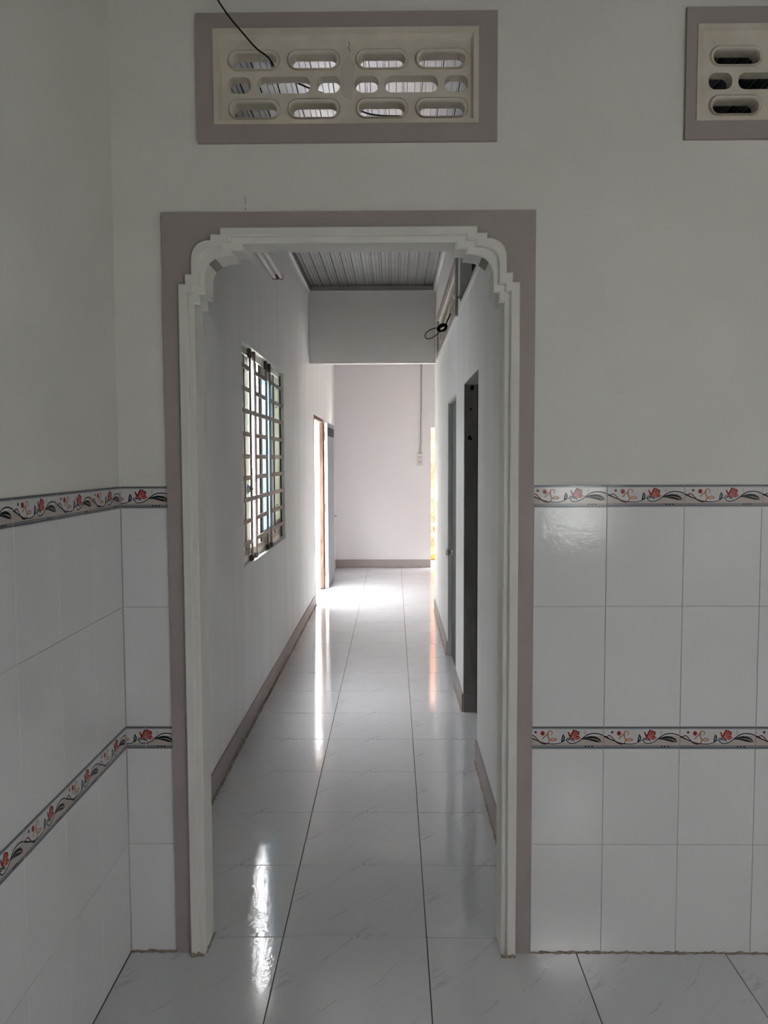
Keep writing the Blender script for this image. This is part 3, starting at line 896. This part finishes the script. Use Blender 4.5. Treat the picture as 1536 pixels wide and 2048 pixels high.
# ------------------------------------------------------------------ high vents of the right hall wall
b = MB()
FA = (3.10, 5.57, 2.665, 3.075)
b.plate(rect(*FA), [rect(*VA)], XR - .02, XR, FYZ, M_MAUVE)
b.build('trim_12', **struct('', 'mauve grey frame around the long vent high on the right hall wall', 'vent surround'))
b = MB(); b.box(XR - .021, XR, FA[0], FA[1], FA[2] - .008, FA[2], M_FARPAINT); b.build('trim_13', **struct('', 'white underside of the long hall vent frame', 'trim'))
t = empty('ventilation_grille', (XR, 0, 0), label='long row of cream concrete vent blocks high on the right hall wall', category='vent')
nb = 6; pw = (VA[1] - VA[0]) / nb
for k in range(nb):
    add_block(t, (.012, VA[1] - k * pw - .001, VA[2]), -math.pi / 2, ((pw - .002) / .3985, 1, (VA[3] - VA[2]) / .26))
b = MB(); b.box(XR - .012, XR, VB[0], VB[1], VB[2] - .03, VB[2] - .002, M_FARPAINT); b.build('trim_14', **struct('', 'white sill edge of the open vent hole near the arch', 'trim'))

# ------------------------------------------------------------------ doors
d1 = empty('door_1', (XL, DR[1], 0), **struct('', 'grey blue steel door standing open against the left wall of the far room', 'door'))
def dpart(name, parent, x0, x1, y0, y1, z0, z1, m, ch=0.0, **kw):
    g = MB(); g.box(x0, x1, y0, y1, z0, z1, m, ch=ch); return g.build(name, parent, **kw)


L0, L1 = -(DR[1] - DR[0]), 0.0
dpart('frame_post', d1, -.042, .004, L1 - .035, L1, 0, DR[3], M_RUSTFRAME, .003, label='rusty brown hinge post')
dpart('frame_post', d1, -.042, .004, L0, L0 + .03, 0, DR[3], M_RUSTFRAME, .003)
dpart('frame_head', d1, -.042, .004, L0 + .03, L1 - .035, DR[3] - .045, DR[3], M_RUSTFRAME, .003)
leaf = empty('leaf', (.0, 0, 0)); leaf.parent = d1
leaf.location = (.014, .01, 0.008); leaf.rotation_euler = (0, 0, -0.017)
dpart('panel', leaf, .002, .043, .006, .945, 0, 2.125, M_DOORBLUE, .002)
dpart('edge_strip', leaf, .0, .045, .0, .006, 0, 2.125, M_DOOREDGE, .001, label='pale worn hinge edge')
g = MB()
g.box(.0432, .0445, .04, .90, 1.955, 2.07, M_LOUVER)
for k in range(8):
    g.box(.0445, .0465, .05 + k * .108, .10 + k * .108, 1.96, 2.065, M_LOUVERBAR)
g.build('louvre_vent', leaf, label='dark slotted vent')
g = MB(); g.lathe((.043, .88, .87), (1, 0, 0), [(0, .028), (.006, .028), (.008, .011), (.035, .010), (.036, .0)], M_CHROME, 12)
g.box(.030 + .043, .040 + .043, .80, .895, .862, .878, M_CHROME, ch=.002); g.build('lever_handle', leaf)
for z in (.16, .99, 1.90):
    dpart('hinge', d1, .0, .018, -.016, .012, z, z + .11, M_RUSTFRAME, .003)

d2 = empty('door_2', (XR, D2[0], 0), **struct('', 'closed grey green metal door in the far opening of the right hall wall', 'door'))
W2 = D2[1] - D2[0]
dpart('frame_post', d2, .004, .079, W2 - .012, W2, 0, D2[3], M_DOORGREENL, .002)
dpart('frame_post', d2, .004, .079, 0, .012, 0, D2[3], M_DOORGREENL, .002)
dpart('frame_head', d2, .004, .079, .012, W2 - .012, D2[3] - .02, D2[3], M_DOORGREENL, .002)
lf = empty('leaf', (0, 0, 0)); lf.parent = d2
dpart('panel', lf, .034, .072, .014, W2 - .014, .006, D2[3] - .022, M_DOORGREEN, .002)
g = MB(); g.lathe((.034, W2 - .09, .89), (-1, 0, 0), [(0, .030), (.005, .030), (.008, .014), (.022, .013), (.028, .026), (.045, .030), (.056, .022), (.060, 0)], M_CHROME, 16)
g.build('knob', lf, smooth=True, label='round chrome knob')
for z in (1.91, .80, .70):
    g = MB(); g.lathe((.034, W2 - .12, z), (-1, 0, 0), [(0, .010), (.0012, .010), (.0014, 0)], M_SLOT, 10); g.build('bolt_hole', lf)

# ------------------------------------------------------------------ socket with its wiring on the far wall
so = empty('switch_socket_box', (0.402, YF, 1.655), label='small ivory surface switch and socket box on the far wall', category='socket')
g = MB(); g.box(-.045, .045, -.035, 0, -.095, .095, M_PLASTIC, ch=.006); g.build('box', so)
g = MB(); g.box(-.034, .034, -.037, -.035, .045, .080, M_PLASTIC, ch=.001); g.build('rocker_switch', so)
for z in (.040, -.028):
    g = MB(); g.box(-.034, .034, -.0365, -.035, z - .003, z + .003, M_SLOT); g.build('seam', so)
for x in (-.012, .012):
    g = MB(); g.box(x - .006, x + .006, -.0362, -.035, .010, .017, M_SLOT); g.build('socket_slot', so)
for x in (-.018, 0, .018):
    for z in (-.045, -.065):
        g = MB(); g.box(x - .003, x + .003, -.0362, -.035, z - .006, z + .006, M_SLOT); g.build('socket_slot', so)
g = MB(); g.tube([(.404, YF - .008, 1.75), (.412, YF - .008, 1.95), (.414, YF - .008, 2.2), (.425, YF - .008, 2.6), (.427, YF - .008, ZR - .005)], .0045, M_CABLEGREY, 6)
g.build('power_cable', label='thin grey cable running down the far wall to the ivory socket box', category='cable')
g = MB(); g.tube([(.436, YF - .007, 1.75), (.438, YF - .007, ZR - .005)], .006, M_CONDUIT, 6)
g.build('conduit', label='white conduit beside the grey cable on the far wall', category='conduit')

# ------------------------------------------------------------------ black cables
def smooth_path(pts, it=2):
    q = [Vector(p) for p in pts]
    for _ in range(it):
        r = [q[0]]
        for a, c in zip(q, q[1:]): r += [a * .75 + c * .25, a * .25 + c * .75]
        q = r + [q[-1]]
    return q


g = MB(); g.tube(smooth_path([(-.80, -.10, 3.513), (-.66, -.075, 3.27), (-.548, -.055, 3.093), (-.505, -.048, 3.03), (-.470, -.040, 2.993), (-.425, -.03, 2.943), (-.392, -.020, 2.926), (-.380, .0, 2.917), (-.376, .05, 2.912), (-.30, .10, 2.890), (-.20, .155, 2.876), (-.113, .25, 2.868), (-.058, .31, 2.877), (.05, .42, 2.92)]), .0027, M_BLACK, 7)
g.build('hanging_cable', label='black cable dropping from the roof into the vent above the arch', category='cable')
g = MB(); g.tube(smooth_path([(XR + .02, .8, 2.70), (XR - .004, 1.4, 2.698), (XR - .006, 1.797, 2.701), (XR - .006, 2.137, 2.710), (XR - .007, 2.5, 2.722), (XR - .007, 2.644, 2.722), (XR - .007, 2.85, 2.742), (XR - .007, 3.006, 2.769), (XR - .007, 3.06, 2.772), (XR - .007, 3.092, 2.785)]), .006, M_BLACK, 7)
g.build('sill_cable', label='black cable lying along the sill of the open vent hole near the arch', category='cable')
co = empty('cable_coil', (XR - .058, 4.0, 2.722), label='coiled black cable with one long loop hanging from the long hall vent', category='cable')
g = MB(); rr = random.Random(5)
for k in range(6):
    a0 = rr.uniform(0, 6.28); R_ = rr.uniform(.022, .036)
    pts = [(R_ * 1.05 * math.cos(t + a0) + .012 * (k % 3 - 1) * .4, .010 * math.sin(2 * t + a0) + .006 * (k - 2.5), R_ * .8 * math.sin(t + a0) + .3 * R_ * math.cos(t + a0)) for t in [i * .45 for i in range(15)]]
    g.tube(pts, .0058, M_BLACK, 6)
g.tube([(-.035, -.02, -.008), (.0, -.024, .006), (.034, -.02, .016)], .005, M_BLACK, 6)
g.build('coil', co)
g = MB(); g.tube(smooth_path([(-.02, 0, .0), (-.06, 0, .0), (-.115, .01, -.022), (-.142, .02, -.055), (-.128, .03, -.084), (-.09, .03, -.082), (-.045, .02, -.055), (-.008, .0, -.02)], 3), .0036, M_BLACK, 6)
g.build('loop', co)
g = MB(); g.tube(smooth_path([(.02, 0, .01), (.04, .01, .05), (.062, .02, .10), (.085, .03, .13)]), .0045, M_BLACK, 6)
g.build('lead', co)

# ------------------------------------------------------------------ outside the far opening
b = MB(); b.box(-12, 12, -14, 24, -.25, -.13, M_GROUND); b.build('ground', **struct('', 'pale dry concrete yard outside the house', 'ground'))
b = MB(); b.box(FD[0] - .6, 3.6, YF + T, 11.22, -.12, -.02, M_GROUND); b.build('floor_yard', **struct('', 'pale concrete apron outside the far opening', 'ground'))
wb = MB(); wb.box(-.9, 3.4, 11.23, 11.33, -.02, 3.1, M_MORTAR)
wall_brick = wb.build('wall_outside', **struct('', 'raw orange brick wall seen through the gap at the end of the hall', 'wall'))
bw, bh, gp = .185, .072, .012
bmeshes = []
for m_ in M_BRICKS:
    q = MB(); q.box(0, bw, -.012, .0, 0, bh, m_, ch=.003); bmeshes.append(q.mesh('brick'))
rr = random.Random(9)
for i in range(36):
    off = 0 if i % 2 else -.0985
    for k in range(9):
        o = link('brick', bmeshes[rr.choice((0, 0, 1, 1, 2))], wall_brick)
        o.location = (-.1 + off + k * (bw + gp), 11.23 + rr.uniform(-.004, .004), .0 + i * (bh + gp))
sk = MB(); n = 12; loops = []
for j, (z, r_) in enumerate(((0, .16), (.03, .20), (.10, .19), (.17, .15), (.21, .09), (.225, .0))):
    loops.append([(r_ * 1.3 * math.cos(a) * rr.uniform(.92, 1.06), r_ * math.sin(a) * rr.uniform(.92, 1.06), z) for a in [2 * math.pi * q / n for q in range(n)]])
sk.loft(loops, M_SACK)
sack = empty('sack', (.74, 10.95, -.02), label='orange sack lying at the foot of the outside brick wall', category='sack')
sk.build('bag', sack, smooth=True)
g = MB(); g.tube([(-.19, -.155, .05), (-.10, -.19, .11), (.0, -.18, .16), (.10, -.12, .20)], .012, M_SACKGLINT, 6); g.build('band', sack)  # diagonal highlight on the sack, put in as a yellow tube

b = MB(); b.box(XL - .55, XL - T, 5.9, 8.6, 2.42, 2.50, M_ROOF); b.build('shade_canopy', **struct('', 'unseen sheet canopy added to shade the side door outside', 'roof'))  # out of view, added to cut daylight at the side door
b = MB(); b.box(-.4, 3.5, YF + T, YF + .95, 2.45, 2.53, M_ROOF); b.build('shade_eave', **struct('', 'unseen eave added over the far opening to dim the bricks', 'roof'))  # out of view, added to darken the bricks and far floor
b = MB(); b.box(-2.75, -2.6, -6, 14, -.13, 3.7, M_SKYBLOCK); b.build('wall_sky_block', **struct('', 'unseen grey wall added across the side yard to block low sky', 'wall'))  # out of view, added to keep low sky out of the window

# ------------------------------------------------------------------ daylight portals
portal('daylight window', (XL - T - .02, 3.13, 1.69), 1.5, 1.95, (1, 0, 0))
portal('daylight side door', (XL - T - .02, 7.13, 1.09), 2.3, 1.3, (1, 0, 0))
portal('daylight far door', (1.01, YF + T + .02, 1.07), 1.0, 2.3, (0, -1, 0))
portal('daylight added far opening', (RX + T + .02, 8.175, 1.7), .7, .65, (-1, 0, 0))
portal('daylight added slot', (1.5, RY - T - .02, 2.575), .9, .35, (0, 1, 0))
portal('daylight back window', (1.51, RY - T - .02, 1.38), .7, 1.0, (0, 1, 0))
portal('daylight added right opening', (RX + T + .02, -3.4, 1.55), .9, .6, (-1, 0, 0))
